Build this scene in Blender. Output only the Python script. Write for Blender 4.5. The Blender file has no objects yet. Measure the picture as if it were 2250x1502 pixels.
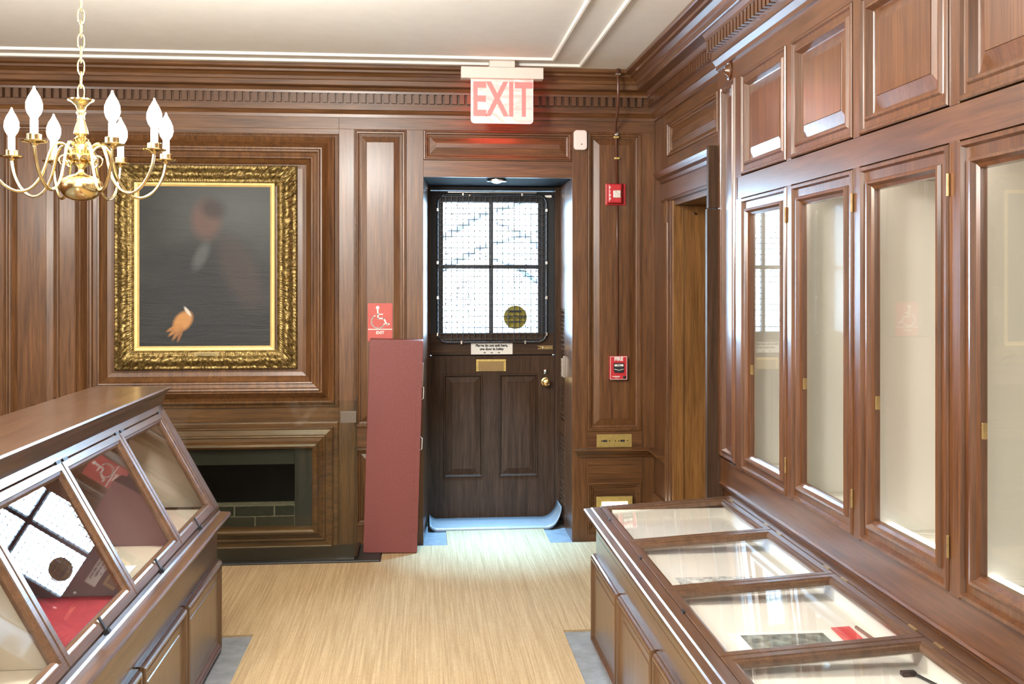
import bpy, math, random
from mathutils import Vector, Matrix
random.seed(7)
S = bpy.context.scene
C = S.collection
PI = math.pi

# ------------------------------------------------------------------ camera
cam_d = bpy.data.cameras.new('camera'); cam = bpy.data.objects.new('camera', cam_d); C.objects.link(cam)
FPX = 2200.0
cam_d.sensor_fit = 'HORIZONTAL'; cam_d.sensor_width = 36.0
cam_d.lens = 36.0 * FPX / 2250.0
cam_d.shift_x = 0.0; cam_d.shift_y = -(751 - 621) / 2250.0
cam_d.clip_start = 0.05; cam_d.clip_end = 200
cam.location = (0, 0, 1.6)
cam.rotation_euler = (PI / 2, 0, -math.atan(200 / 2200.0))
S.camera = cam

# ------------------------------------------------------------------ view, world, lights
S.view_settings.view_transform = 'Standard'; S.view_settings.look = 'None'
S.view_settings.exposure = 0.32; S.view_settings.gamma = 1.0; S.view_settings.use_curve_mapping = False
S.cycles.use_denoising = True
S.cycles.max_bounces = 10; S.cycles.diffuse_bounces = 4; S.cycles.glossy_bounces = 5; S.cycles.transparent_max_bounces = 24
S.cycles.sample_clamp_indirect = 8.0
S.cycles.caustics_reflective = False; S.cycles.caustics_refractive = False
W = bpy.data.worlds.new('world'); S.world = W; W.use_nodes = True
W.node_tree.nodes['Background'].inputs[0].default_value = (0.50, 0.75, 1.0, 1)
W.node_tree.nodes['Background'].inputs[1].default_value = 60.0

def area(name, loc, rot, sx, sy, power, col, spread=180):
    l = bpy.data.lights.new(name, 'AREA'); l.shape = 'RECTANGLE'; l.size = sx; l.size_y = sy
    l.energy = power; l.color = col; l.spread = math.radians(spread)
    o = bpy.data.objects.new(name, l); C.objects.link(o); o.location = loc; o.rotation_euler = rot
    return o
# fill lights added out of view behind and beside the camera, no known fixtures
def lamp(name, loc, power, col, r):
    l = bpy.data.lights.new(name, 'POINT'); l.energy = power; l.color = col; l.shadow_soft_size = r
    o = bpy.data.objects.new(name, l); C.objects.link(o); o.location = loc; return o
area('rear_area_fill', (-1.2, -2.4, 1.6), (PI / 2, 0, 0), 4.6, 2.2, 9, (0.95, 0.97, 1.0))
lamp('left_fill_light', (-1.15, 1.3, 2.15), 175, (1.0, 0.95, 0.88), .28)
lamp('far_left_fill_light', (-3.2, 2.8, 2.25), 85, (1.0, 0.95, 0.88), .20)
lamp('rear_fill_light', (0.3, -1.2, 2.25), 45, (1.0, 0.95, 0.88), .25)
lamp('overhead_light', (-0.5, 3.2, 2.58), 150, (1.0, 0.97, 0.92), .22)  # unseen light added overhead to brighten the ceiling

# ------------------------------------------------------------------ node helpers
def new_mat(name):
    m = bpy.data.materials.new(name); m.use_nodes = True
    return m, m.node_tree, m.node_tree.nodes['Principled BSDF']
def setp(p, **k):
    for key, v in k.items():
        n = key.replace('_', ' ')
        if n in p.inputs:
            p.inputs[n].default_value = v if not isinstance(v, tuple) or len(v) == 4 else (*v, 1)
def ramp(nt, fac, stops):
    r = nt.nodes.new('ShaderNodeValToRGB'); nt.links.new(fac, r.inputs[0])
    e = r.color_ramp.elements
    while len(e) < len(stops): e.new(0.5)
    for el, (pos, c) in zip(e, stops): el.position = pos; el.color = (*c, 1)
    return r.outputs[0]
def noise(nt, scale3, scale=1.0, detail=3.0, rough=0.55, dist=0.0):
    tc = nt.nodes.new('ShaderNodeTexCoord'); mp = nt.nodes.new('ShaderNodeMapping'); mp.inputs['Scale'].default_value = scale3
    n = nt.nodes.new('ShaderNodeTexNoise'); n.inputs['Scale'].default_value = scale; n.inputs['Detail'].default_value = detail
    n.inputs['Roughness'].default_value = rough; n.inputs['Distortion'].default_value = dist
    nt.links.new(tc.outputs['Object'], mp.inputs[0]); nt.links.new(mp.outputs[0], n.inputs[0])
    return n.outputs[0]
def bump(nt, p, h, strength, dist=0.002):
    b = nt.nodes.new('ShaderNodeBump'); b.inputs['Strength'].default_value = strength; b.inputs['Distance'].default_value = dist
    nt.links.new(h, b.inputs['Height']); nt.links.new(b.outputs[0], p.inputs['Normal'])
def mixc(nt, fac, a, b, mode='MIX'):
    m = nt.nodes.new('ShaderNodeMix'); m.data_type = 'RGBA'; m.blend_type = mode
    for s, v in ((m.inputs[0], fac), (m.inputs[6], a), (m.inputs[7], b)):
        if isinstance(v, (int, float)): s.default_value = v
        elif isinstance(v, tuple): s.default_value = (*v, 1)
        else: nt.links.new(v, s)
    return m.outputs[2]
def wood(name, axis, dark, light, rough=0.38, coat=0.35, coatr=0.18, fig=1.0):
    m, nt, p = new_mat(name)
    def sc(a, b): return tuple(b if 'xyz'[i] == axis else a for i in range(3))
    g1 = noise(nt, sc(44, 2.4), 1, 4, 0.6, 0.5 * fig); g2 = noise(nt, sc(210, 7), 1, 2, 0.5); g3 = noise(nt, (1.3, 1.3, 1.3), 1, 2, 0.5)
    mid = tuple((a + b) / 2 for a, b in zip(dark, light))
    c1 = ramp(nt, g1, [(0.28, dark), (0.5, mid), (0.74, light)])
    pores = ramp(nt, g2, [(0.36, (0.55, 0.5, 0.47)), (0.56, (1, 1, 1))])
    tone = ramp(nt, g3, [(0.3, (0.82, 0.80, 0.78)), (0.7, (1.12, 1.10, 1.08))])
    c = mixc(nt, 1.0, mixc(nt, 0.65, c1, pores, 'MULTIPLY'), tone, 'MULTIPLY')
    nt.links.new(c, p.inputs['Base Color'])
    setp(p, Roughness=rough, Coat_Weight=coat, Coat_Roughness=coatr)
    bump(nt, p, g2, 0.12, 0.001)
    return m
def plain(name, col, rough=0.5, metallic=0.0, var=0.06, scale=12.0, coat=0.0, bmp=0.0, bscale=60):
    m, nt, p = new_mat(name)
    n = noise(nt, (1, 1, 1), scale, 3)
    a = tuple(max(0, c * (1 - var)) for c in col); b = tuple(min(1, c * (1 + var)) for c in col)
    nt.links.new(ramp(nt, n, [(0.3, a), (0.7, b)]), p.inputs['Base Color'])
    setp(p, Roughness=rough, Metallic=metallic, Coat_Weight=coat, Coat_Roughness=0.1)
    if bmp: bump(nt, p, noise(nt, (1, 1, 1), bscale, 3), bmp, 0.002)
    return m
def emit(name, col, strength):
    m, nt, p = new_mat(name)
    setp(p, Base_Color=col, Emission_Color=col, Emission_Strength=strength, Roughness=0.4)
    return m
def glass(name, tint=(1, 1, 1), base=0.045, rough=0.0, body=0.0, bodycol=(0.8, 0.85, 0.8)):
    m = bpy.data.materials.new(name); m.use_nodes = True; nt = m.node_tree; nt.nodes.clear()
    out = nt.nodes.new('ShaderNodeOutputMaterial'); tr = nt.nodes.new('ShaderNodeBsdfTransparent'); gl = nt.nodes.new('ShaderNodeBsdfGlossy')
    tr.inputs[0].default_value = (*tint, 1); gl.inputs['Roughness'].default_value = rough; gl.inputs[0].default_value = (1, 1, 1, 1)
    lw = nt.nodes.new('ShaderNodeLayerWeight'); lw.inputs[0].default_value = 0.5
    pw = nt.nodes.new('ShaderNodeMath'); pw.operation = 'POWER'; pw.inputs[1].default_value = 5.0
    ma = nt.nodes.new('ShaderNodeMath'); ma.operation = 'MULTIPLY_ADD'; ma.inputs[1].default_value = 1 - base; ma.inputs[2].default_value = base
    mx = nt.nodes.new('ShaderNodeMixShader')
    nt.links.new(lw.outputs['Facing'], pw.inputs[0]); nt.links.new(pw.outputs[0], ma.inputs[0]); nt.links.new(ma.outputs[0], mx.inputs[0])
    src = tr.outputs[0]
    if body:
        d = nt.nodes.new('ShaderNodeBsdfDiffuse'); d.inputs[0].default_value = (*bodycol, 1)
        m2 = nt.nodes.new('ShaderNodeMixShader'); m2.inputs[0].default_value = body
        nt.links.new(tr.outputs[0], m2.inputs[1]); nt.links.new(d.outputs[0], m2.inputs[2]); src = m2.outputs[0]
    nt.links.new(src, mx.inputs[1]); nt.links.new(gl.outputs[0], mx.inputs[2]); nt.links.new(mx.outputs[0], out.inputs[0])
    return m

OAKD, OAKL = (0.074, 0.029, 0.009), (0.200, 0.090, 0.030)
M = {}
for ax in 'xyz':
    M['oak_' + ax] = wood('oak_' + ax, ax, OAKD, OAKL, 0.40, 0.22, 0.20)
    M['red_' + ax] = wood('red_' + ax, ax, (0.078, 0.027, 0.008), (0.165, 0.066, 0.023), 0.36, 0.75, 0.30 if ax == 'y' else 0.17, 0.6)
    M['case_' + ax] = wood('case_' + ax, ax, (0.066, 0.031, 0.014), (0.136, 0.069, 0.033), 0.36, 0.9, 0.22, 0.6)
    M['dark_' + ax] = d_ = wood('dark_' + ax, ax, (0.038, 0.020, 0.011), (0.090, 0.050, 0.029), 0.55, 0.0, 0.25); d_.node_tree.nodes['Principled BSDF'].inputs['Specular IOR Level'].default_value = 0.2
M['reveal'] = wood('reveal_oak', 'z', (0.17, 0.075, 0.020), (0.34, 0.165, 0.050), 0.4, 0.1, 0.3, 0.6)
M['ceiling'] = plain('ceiling_paint', (0.86, 0.85, 0.80), 0.9, var=0.02)
M['plaster'] = plain('wall_plaster', (0.72, 0.68, 0.60), 0.9, var=0.03)
M['cream'] = plain('cream_board', (0.78, 0.765, 0.69), 0.8, var=0.02, scale=5)
M['cream2'] = plain('cream_cloth', (0.52, 0.46, 0.355), 0.8, var=0.04, scale=5)
M['mauve'] = plain('mauve_reflection', (0.17, 0.125, 0.125), 0.8, var=0.05, scale=5)  # mauve tint of the pane reflections, put into the bay colour
M['redcloth'] = plain('red_cloth', (0.27, 0.022, 0.032), 0.8, var=0.1)
M['paper'] = plain('paper', (0.86, 0.85, 0.80), 0.8, var=0.02)
M['white'] = plain('white_plastic', (0.85, 0.80, 0.76), 0.4, var=0.01)
M['sign_grey'] = plain('sign_housing', (0.70, 0.64, 0.58), 0.45, var=0.02)
M['brass'] = plain('polished_brass', (0.80, 0.64, 0.33), 0.17, 1.0, var=0.08)
M['brass2'] = plain('old_brass', (0.66, 0.50, 0.17), 0.32, 0.55, var=0.12, scale=40)
M['hinge'] = plain('aged_hinge', (0.36, 0.24, 0.10), 0.35, 0.6, var=0.2, scale=60)
M['chrome'] = plain('bright_metal', (0.78, 0.77, 0.74), 0.18, 1.0, var=0.03)
M['black'] = plain('black_iron', (0.012, 0.013, 0.016), 0.4, var=0.2)
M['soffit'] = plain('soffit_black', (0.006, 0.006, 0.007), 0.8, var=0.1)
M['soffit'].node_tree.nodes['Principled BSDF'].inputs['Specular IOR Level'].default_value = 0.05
M['blackdoor'] = plain('black_paint', (0.005, 0.006, 0.008), 0.55, var=0.2)
M['red'] = plain('fire_red', (0.55, 0.035, 0.045), 0.35, var=0.05)
M['signred'] = plain('sign_red', (0.50, 0.085, 0.068), 0.5, var=0.05)
M['maroon'] = plain('maroon_cover', (0.175, 0.046, 0.042), 0.55, var=0.10, scale=90, bmp=0.15, bscale=300)
M['conduit'] = plain('brown_conduit', (0.115, 0.045, 0.025), 0.3, 0.0, coat=0.4)
M['soot'] = plain('soot', (0.012, 0.011, 0.014), 0.9, var=0.2)
M['brick'] = plain('dark_brick', (0.026, 0.027, 0.020), 0.85, var=0.35, scale=30, bmp=0.5)
M['mortar'] = plain('pale_mortar', (0.20, 0.18, 0.14), 0.95, var=0.3, scale=40)
M['slate'] = plain('slate', (0.020, 0.020, 0.018), 0.45, var=0.18, scale=18, bmp=0.15)
M['floor'] = plain('floor_slate', (0.24, 0.25, 0.26), 0.22, var=0.16, scale=14, bmp=0.1)
M['mat'] = plain('grey_rubber', (0.27, 0.27, 0.27), 0.28, var=0.05, coat=0.3)
M['glass'] = glass('clear_glass')
M['glass_case'] = glass('case_glass', base=0.04)
M['glass_door'] = glass('window_glass', base=0.04)
M['acrylic'] = glass('clear_acrylic', (0.88, 0.89, 0.83), 0.02, 0.0, 0.004, (0.4, 0.4, 0.34))
M['bulb'] = emit('lit_bulb', (1.0, 0.93, 0.82), 125.0)
M['sleeve'] = plain('candle_sleeve', (0.9, 0.87, 0.80), 0.5, var=0.01)
M['tube'] = emit('streak_glow', (1.0, 0.99, 0.96), 2.0)  # glow standing in for reflection streaks
M['led'] = emit('lit_strip', (1.0, 0.93, 0.80), 7.0)
M['lens'] = emit('lit_lens', (1.0, 0.95, 0.85), 5.0)
M['exit_letter'] = emit('exit_letter', (1.0, 0.13, 0.12), 0.95)
M['ink'] = plain('black_ink', (0.02, 0.02, 0.022), 0.6, var=0.05)
M['yellow'] = plain('yellow_vinyl', (0.30, 0.25, 0.02), 0.6, var=0.1)
M['bark'] = plain('bark', (0.03, 0.04, 0.055), 0.9, var=0.3)
M['leaf'] = plain('leaf', (0.0008, 0.0040, 0.0070), 0.9, var=0.4)
M['leaf'].node_tree.nodes['Principled BSDF'].inputs['Specular IOR Level'].default_value = 0.0
M['paving'] = plain('paving', (0.35, 0.36, 0.36), 0.8, var=0.1, scale=3)

# carpet: ribbed sisal, ribs run along Y
def carpet_mat():
    m, nt, p = new_mat('sisal')
    g = noise(nt, (150, 2.2, 150), 1, 3, 0.6); g2 = noise(nt, (160, 60, 160), 1, 2)
    c = ramp(nt, g, [(0.28, (0.30, 0.195, 0.090)), (0.5, (0.41, 0.285, 0.145)), (0.74, (0.51, 0.38, 0.22))])
    c = mixc(nt, 0.35, c, ramp(nt, g2, [(0.35, (0.7, 0.68, 0.62)), (0.6, (1, 1, 1))]), 'MULTIPLY')
    nt.links.new(c, p.inputs['Base Color']); setp(p, Roughness=0.85); bump(nt, p, g, 0.4, 0.004)
    return m
M['carpet'] = carpet_mat()
def gilt_mat():
    m, nt, p = new_mat('aged_gilt')
    n = noise(nt, (1, 1, 1), 55, 4, 0.65)
    nt.links.new(ramp(nt, n, [(0.32, (0.075, 0.048, 0.014)), (0.52, (0.24, 0.165, 0.055)), (0.72, (0.55, 0.40, 0.15))]), p.inputs['Base Color'])
    setp(p, Roughness=0.36, Metallic=0.75); bump(nt, p, noise(nt, (1, 1, 1), 130, 3), 0.6, 0.004)
    return m
M['gilt'] = gilt_mat()
M['liner'] = plain('bright_gilt', (0.82, 0.58, 0.22), 0.45, 0.2, var=0.08, scale=20)

# ------------------------------------------------------------------ mesh helpers
ORG = {}
class MB:
    def __init__(s): s.v = []; s.f = []
    def add(s, vs, fs):
        n = len(s.v); s.v += [tuple(x) for x in vs]; s.f += [tuple(i + n for i in f) for f in fs]; return s
    def box(s, x0, x1, y0, y1, z0, z1):
        return s.add([(x, y, z) for z in (z0, z1) for y in (y0, y1) for x in (x0, x1)],
                     [(0, 2, 3, 1), (4, 5, 7, 6), (0, 1, 5, 4), (2, 6, 7, 3), (0, 4, 6, 2), (1, 3, 7, 5)])
    def fbox(s, F, a0, a1, b0, b1, c0, c1):
        return s.add([F(a, b, c) for c in (c0, c1) for b in (b0, b1) for a in (a0, a1)],
                     [(0, 2, 3, 1), (4, 5, 7, 6), (0, 1, 5, 4), (2, 6, 7, 3), (0, 4, 6, 2), (1, 3, 7, 5)])
    def panel(s, F, a0, a1, b0, b1, prof, fill=True):
        rings = [[F(a0 + i, b0 + i, c), F(a1 - i, b0 + i, c), F(a1 - i, b1 - i, c), F(a0 + i, b1 - i, c)] for i, c in prof]
        vs = [p for r in rings for p in r]; fs = []
        for k in range(len(prof) - 1):
            for j in range(4): fs.append((4 * k + j, 4 * k + (j + 1) % 4, 4 * k + 4 + (j + 1) % 4, 4 * k + 4 + j))
        if fill: n = 4 * (len(prof) - 1); fs.append((n, n + 1, n + 2, n + 3))
        return s.add(vs, fs)
    def holed(s, F, a0, a1, b0, b1, holes, c0, c1):
        A = sorted({a0, a1, *[h[0] for h in holes], *[h[1] for h in holes]}); B = sorted({b0, b1, *[h[2] for h in holes], *[h[3] for h in holes]})
        A = [a for a in A if a0 <= a <= a1]; B = [b for b in B if b0 <= b <= b1]
        def full(i, j):
            if i < 0 or j < 0 or i >= len(A) - 1 or j >= len(B) - 1: return False
            x, y = (A[i] + A[i + 1]) / 2, (B[j] + B[j + 1]) / 2
            return not any(h[0] < x < h[1] and h[2] < y < h[3] for h in holes)
        for i in range(len(A) - 1):
            for j in range(len(B) - 1):
                if not full(i, j): continue
                p = [(A[i], B[j]), (A[i + 1], B[j]), (A[i + 1], B[j + 1]), (A[i], B[j + 1])]
                s.add([F(a, b, c1) for a, b in p], [(0, 1, 2, 3)]); s.add([F(a, b, c0) for a, b in p], [(3, 2, 1, 0)])
                for k, (di, dj) in enumerate(((0, -1), (1, 0), (0, 1), (-1, 0))):
                    if not full(i + di, j + dj):
                        q, r = p[k], p[(k + 1) % 4]
                        s.add([F(*q, c0), F(*r, c0), F(*r, c1), F(*q, c1)], [(0, 1, 2, 3)])
        return s
    def extr(s, F, prof, a0, a1, caps=True, m0=0.0, m1=0.0):
        # prof: (c, b) outline, swept along a; m0/m1 mitre the ends by c
        n = len(prof)
        vs = [F(a0 + m0 * c, b, c) for c, b in prof] + [F(a1 + m1 * c, b, c) for c, b in prof]
        fs = [(i, (i + 1) % n, n + (i + 1) % n, n + i) for i in range(n)]
        if caps: fs += [tuple(range(n - 1, -1, -1)), tuple(range(n, 2 * n))]
        return s.add(vs, fs)
    def tube(s, pts, r, n=8, cap=True, closed=False):
        pts = [Vector(p) for p in pts]; k = len(pts); vs = []; fs = []; up = None
        for i, p in enumerate(pts):
            t = (pts[(i + 1) % k] - pts[i - 1]) if closed else (pts[min(i + 1, k - 1)] - pts[max(i - 1, 0)])
            t.normalize()
            if up is None: up = Vector((0, 0, 1)) if abs(t.z) < 0.9 else Vector((1, 0, 0))
            x = t.cross(up); x.normalize(); up = x.cross(t); up.normalize()
            rr = r[i] if isinstance(r, (list, tuple)) else r
            for j in range(n):
                a = 2 * PI * j / n; vs.append(p + x * (rr * math.cos(a)) + up * (rr * math.sin(a)))
        for i in range(k if closed else k - 1):
            i2 = (i + 1) % k
            for j in range(n): fs.append((i * n + j, i * n + (j + 1) % n, i2 * n + (j + 1) % n, i2 * n + j))
        if cap and not closed: fs += [tuple(range(n - 1, -1, -1)), tuple(range((k - 1) * n, k * n))]
        return s.add(vs, fs)
    def lathe(s, prof, c, n=20, axis='z'):
        vs = []; fs = []
        for r, h in prof:
            for j in range(n):
                a = 2 * PI * j / n; x, y = r * math.cos(a), r * math.sin(a)
                vs.append((c[0] + x, c[1] + y, c[2] + h) if axis == 'z' else ((c[0] + x, c[1] - h, c[2] + y) if axis == 'y' else (c[0] - h, c[1] + x, c[2] + y)))
        for i in range(len(prof) - 1):
            for j in range(n): fs.append((i * n + j, i * n + (j + 1) % n, (i + 1) * n + (j + 1) % n, (i + 1) * n + j))
        fs += [tuple(range(n - 1, -1, -1)), tuple(range((len(prof) - 1) * n, len(prof) * n))]
        return s.add(vs, fs)
    def poly(s, F, pts, c0, c1):
        n = len(pts); vs = [F(a, b, c0) for a, b in pts] + [F(a, b, c1) for a, b in pts]
        return s.add(vs, [tuple(range(n - 1, -1, -1)), tuple(range(n, 2 * n))] + [(i, (i + 1) % n, n + (i + 1) % n, n + i) for i in range(n)])
    def stroke(s, F, pts, w, c0, c1):
        for (ax, ay), (bx, by) in zip(pts, pts[1:]):
            d = math.hypot(bx - ax, by - ay); ux, uy = (bx - ax) / d, (by - ay) / d; e = w * 0.35
            nx, ny = -uy * w / 2, ux * w / 2; ax, ay, bx, by = ax - ux * e, ay - uy * e, bx + ux * e, by + uy * e
            s.poly(F, [(ax + nx, ay + ny), (ax - nx, ay - ny), (bx - nx, by - ny), (bx + nx, by + ny)], c0, c1)
        return s
    def build(s, name, mat, parent=None, bevel=0.0, smooth=False, raw=False, kind=None, label=None):
        off = Vector((0, 0, 0)) if (raw or parent is None) else ORG[parent]
        me = bpy.data.meshes.new(name)
        me.from_pydata([(x - off[0], y - off[1], z - off[2]) for x, y, z in s.v], [], s.f); me.update()
        import bmesh
        b = bmesh.new(); b.from_mesh(me); bmesh.ops.recalc_face_normals(b, faces=b.faces); b.to_mesh(me); b.free()
        o = bpy.data.objects.new(name, me); C.objects.link(o); me.materials.append(M[mat] if isinstance(mat, str) else mat)
        if smooth:
            me.polygons.foreach_set('use_smooth', [True] * len(me.polygons))
            if smooth != 'all': me.set_sharp_from_angle(angle=math.radians(40))
        if parent is not None: o.parent = parent
        ORG[o] = off
        if bevel:
            md = o.modifiers.new('edge', 'BEVEL'); md.width = bevel; md.segments = 2; md.limit_method = 'ANGLE'; md.angle_limit = math.radians(50)
        if kind: o['kind'] = kind
        if label: o['label'] = label
        return o
def thing(name, label, cat, loc, group=None, rot=None):
    o = bpy.data.objects.new(name, None); C.objects.link(o); o.location = loc; o.empty_display_size = 0.05
    o['label'] = label; o['category'] = cat
    if group: o['group'] = group
    if rot: o.rotation_euler = rot
    ORG[o] = Vector(loc); return o
def tag(o, label, cat, group=None):
    o['label'] = label; o['category'] = cat
    if group: o['group'] = group
    return o
def struct(mb, name, mat, **k):
    return mb.build(name, mat, kind='structure', **k)
def clone(o, parent, dloc=(0, 0, 0)):
    c = o.copy(); C.objects.link(c); c.parent = parent; c.location = Vector(o.location) + Vector(dloc); ORG[c] = ORG[o]
    for ch in [x for x in bpy.data.objects if x.parent == o]: clone(ch, c)
    return c
def text(name, body, F, a, b, size, c, mat, parent, extr=0.0006, bold=0.0, align='CENTER', raw=False, sx=1.0):
    cu = bpy.data.curves.new('lettering', 'FONT'); cu.body = body; cu.size = size; cu.align_x = align; cu.align_y = 'CENTER'
    cu.extrude = extr; cu.offset = bold; cu.resolution_u = 2
    t = bpy.data.objects.new('lettering', cu); C.objects.link(t); bpy.context.view_layer.update()
    me0 = bpy.data.meshes.new_from_object(t.evaluated_get(bpy.context.evaluated_depsgraph_get()))
    mb = MB(); mb.add([F(a + v.co.x * sx, b + v.co.y, c + v.co.z) for v in me0.vertices], [tuple(p.vertices) for p in me0.polygons])
    bpy.data.objects.remove(t); bpy.data.curves.remove(cu); bpy.data.meshes.remove(me0)
    return mb.build(name, mat, parent, raw=raw)

YB = 6.127; XR = 1.45; XK = 1.40; ZC = 2.875; YD = 6.75; XL = -3.95; YF = -2.6
FB = lambda a, b, c: (a, YB - c, b)          # back wall: along X, up Z, out towards the room
FR = lambda a, b, c: (XR - c, a, b)          # right wall
FK = lambda a, b, c: (XK - c, a, b)          # bookcase front
FD = lambda a, b, c: (a, YD - c, b)          # exit door leaf
FC = lambda a, b, c: (a, b, ZC - c)          # ceiling, looking down
DX0, DX1, DZ1 = 0.0145, 0.931, 2.246         # exit doorway
# ================================================================== STRUCTURE
struct(MB().box(XL - .2, 2.6, YF - .2, YB + .75, -0.12, 0.0), 'floor', 'floor')
struct(MB().box(XL - .2, 2.6, YF - .2, YB + 1.0, ZC, ZC + .15), 'ceiling', 'ceiling')
for k, (x1, y1) in enumerate(((0.945, 5.815), (0.765, 5.66))):
    i = 0 if k == 0 else 0.18
    mb = MB().panel(FC, XL + .45 + i, x1, YF + .45 + i, y1, [(0, 0), (.003, .010), (.010, .014), (.020, .013), (.026, 0)], fill=False)
    struct(mb, 'trim_%d' % (k + 1), 'ceiling')

# back wall: solid core, then each stile, rail and panel as its own piece
wb = MB().holed(FB, XL, XR + .20, 0, ZC, [(DX0 - .07, DX1 + .07, -1, DZ1 + .06), (-1.81, -0.72, -1, 0.54)], -0.62, -0.03)
wb = struct(wb, 'wall_back', 'oak_z')
def board(F, a0, a1, b0, b1, name, mat, parent, c0=-.03, c1=0.0, bev=.0012):
    return MB().fbox(F, a0, a1, b0, b1, c0, c1).build(name, mat, parent, bevel=bev)
RAISED = [(0, 0), (.003, .007), (.010, .008), (.014, .001), (.022, .000), (.027, -.008), (.036, -.010), (.038, -.017), (.040, -.017), (.076, -.007), (.077, -.004)]
TZ = 2.53
for a0, a1, b0, b1 in ((XL, -2.442, 0, TZ), (-2.126, -2.036, 0, TZ), (-.494, -.404, 0, TZ), (-.088, DX0, 0, TZ), (DX1, 1.026, 0, TZ), (1.367, XR, 0, TZ)):
    board(FB, a0, a1, b0, b1, 'stile', 'oak_z', wb)
for a0, a1, b0, b1 in ((XL, -2.036, TZ, 2.70), (-2.036, -.494, TZ, 2.70), (-.494, DX1, TZ, 2.70), (DX1, XR, TZ, 2.70),
                       (DX0, DX1, DZ1, 2.348), (-2.036, -.494, .511, TZ), (-2.442, -2.126, .60, .72), (-.404, -.088, .60, .72), (-2.442, -2.126, 0, .12), (-.404, -.088, 0, .12),
                       (1.026, 1.367, .366, .679), (1.026, 1.367, 0, .05), (-2.036, -1.773, 0, .511), (-.757, -.494, 0, .511)):
    board(FB, a0, a1, b0, b1, 'rail', 'oak_x', wb)
for a0, a1, b0, b1 in ((-2.442, -2.126, .72, TZ), (-.404, -.088, .72, TZ), (-2.442, -2.126, .12, .60), (-.404, -.088, .12, .60), (1.026, 1.367, .679, TZ)):
    MB().panel(FB, a0, a1, b0, b1, RAISED).build('panel', 'oak_z', wb)
MB().panel(FB, DX0, DX1, 2.348, TZ, RAISED).build('panel', 'oak_x', wb)
MB().panel(FB, 1.026, 1.367, .05, .366, RAISED[:8] + [(.04, -.018)]).build('panel', 'oak_x', wb)
# overmantel: bolection frame round the portrait
BOL = [(0, 0), (.002, .012), (.010, .014), (.012, .008), (.022, .010), (.026, .030), (.034, .034), (.040, .030), (.060, .042), (.085, .070), (.095, .080),
       (.102, .080), (.110, .088), (.120, .086), (.126, .074), (.145, .066), (.150, .072), (.158, .070), (.165, .056), (.188, .034), (.192, .026), (.215, .022)]
MB().panel(FB, -2.036, -.494, .851, 2.50, BOL).build('overmantel_panel', 'oak_z', wb)
# cornice bed mould, corona and dentils
BED = [(0, 2.60), (.012, 2.60), (.014, 2.618), (.030, 2.640), (.036, 2.642), (.036, 2.735), (.066, 2.735), (.068, 2.748), (.080, 2.766), (0, 2.766)]
COR = [(0, 2.766), (.140, 2.766), (.145, 2.770), (.145, 2.796), (.152, 2.800), (.158, 2.816), (.180, 2.832), (.196, 2.836), (.200, 2.848), (.226, 2.854), (.230, 2.858), (.230, 2.875), (0, 2.875)]
tb = MB().extr(FB, BED, XL, XR, m1=-1).extr(FB, COR, XL, XR, m1=-1)
tb = struct(tb, 'trim_3', 'oak_x')
tr_ = MB().extr(FR, BED, 4.66, YB, m1=-1).extr(FR, COR, YF, YB, m1=-1).extr(FK, BED, YF, 4.62)
tr_ = struct(tr_, 'trim_4', 'red_y')
d0 = MB().fbox(FB, -.0145, .0145, 2.680, 2.734, .030, .066).build('dentil', 'oak_z', tb)
x = -2.62; first = True
while x < 1.37:
    o = d0 if first else clone(d0, tb); first = False
    o.location = (x, 0, 0); x += .0455
d1 = MB().fbox(FR, -.015, .015, 2.680, 2.734, .030, .062).build('dentil', 'red_z', tr_); y = 6.05; first = True
while y > 1.1:
    o = d1 if first else clone(d1, tr_); first = False
    o.location = (-.05 if y < 4.62 else 0, y, 0); y -= .0455

# right wall: door bay, then the core behind the bookcase
OY0, OY1, OZ = 4.95, 5.66, 2.075
wr = MB().holed(FR, 4.63, YB + .03, 0, ZC, [(OY0, OY1, -1, OZ)], -.20, -.03)
wr.box(1.80, 1.95, YF, 4.80, 0, ZC)
wr = struct(wr, 'wall_right', 'oak_z')
for a0, a1, b0, b1, n in ((4.63, 4.80, OZ, 2.62, 'stile'), (5.80, YB, 0, 2.62, 'stile')): board(FR, a0, a1, b0, b1, n, 'oak_z', wr)
for a0, a1, b0, b1 in ((4.80, 5.80, 2.54, 2.62), (4.80, 5.80, OZ, 2.34)): board(FR, a0, a1, b0, b1, 'rail', 'oak_y', wr)
MB().panel(FR, 4.80, 5.80, 2.34, 2.54, RAISED).build('panel', 'oak_y', wr)
# doorway in the right wall, eared casing and entablature
d2 = thing('door_2', 'dark wooden doorway in the right wall', 'door', (XR, 5.3, 0)); d2['kind'] = 'structure'; del d2['category']
CAS = [(0, 0), (0, .016), (.010, .020), (.018, .014), (.060, .018), (.066, .026), (.080, .028), (.088, .018), (.120, .014), (.130, .020), (.138, .018), (.14, 0)]
def casing(y0, y1, flip, z0, z1, ext):
    mb = MB(); pr = [(c, a) for a, c in CAS]
    G = lambda a, b, c: (XR - c, (y1 - b * (y1 - y0) / .14) if flip else (y0 + b * (y1 - y0) / .14), a)
    return mb.extr(lambda a, b, c: G(a, b, c), [(c, a) for a, c in CAS], z0, z1)
casing(OY1, 5.80, False, 0, 1.95, 0).build('casing', 'oak_z', d2); casing(OY1, 5.83, False, 1.95, OZ + .02, 0).build('casing', 'oak_z', d2)
ENT = [(0, 2.075), (.022, 2.075), (.030, 2.088), (.022, 2.094), (.020, 2.185), (.032, 2.190), (.040, 2.206), (.062, 2.216), (.070, 2.232), (.075, 2.245), (0, 2.245)]
MB().extr(FR, ENT, 4.67, 5.86).build('lintel', 'red_y', d2)
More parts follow.
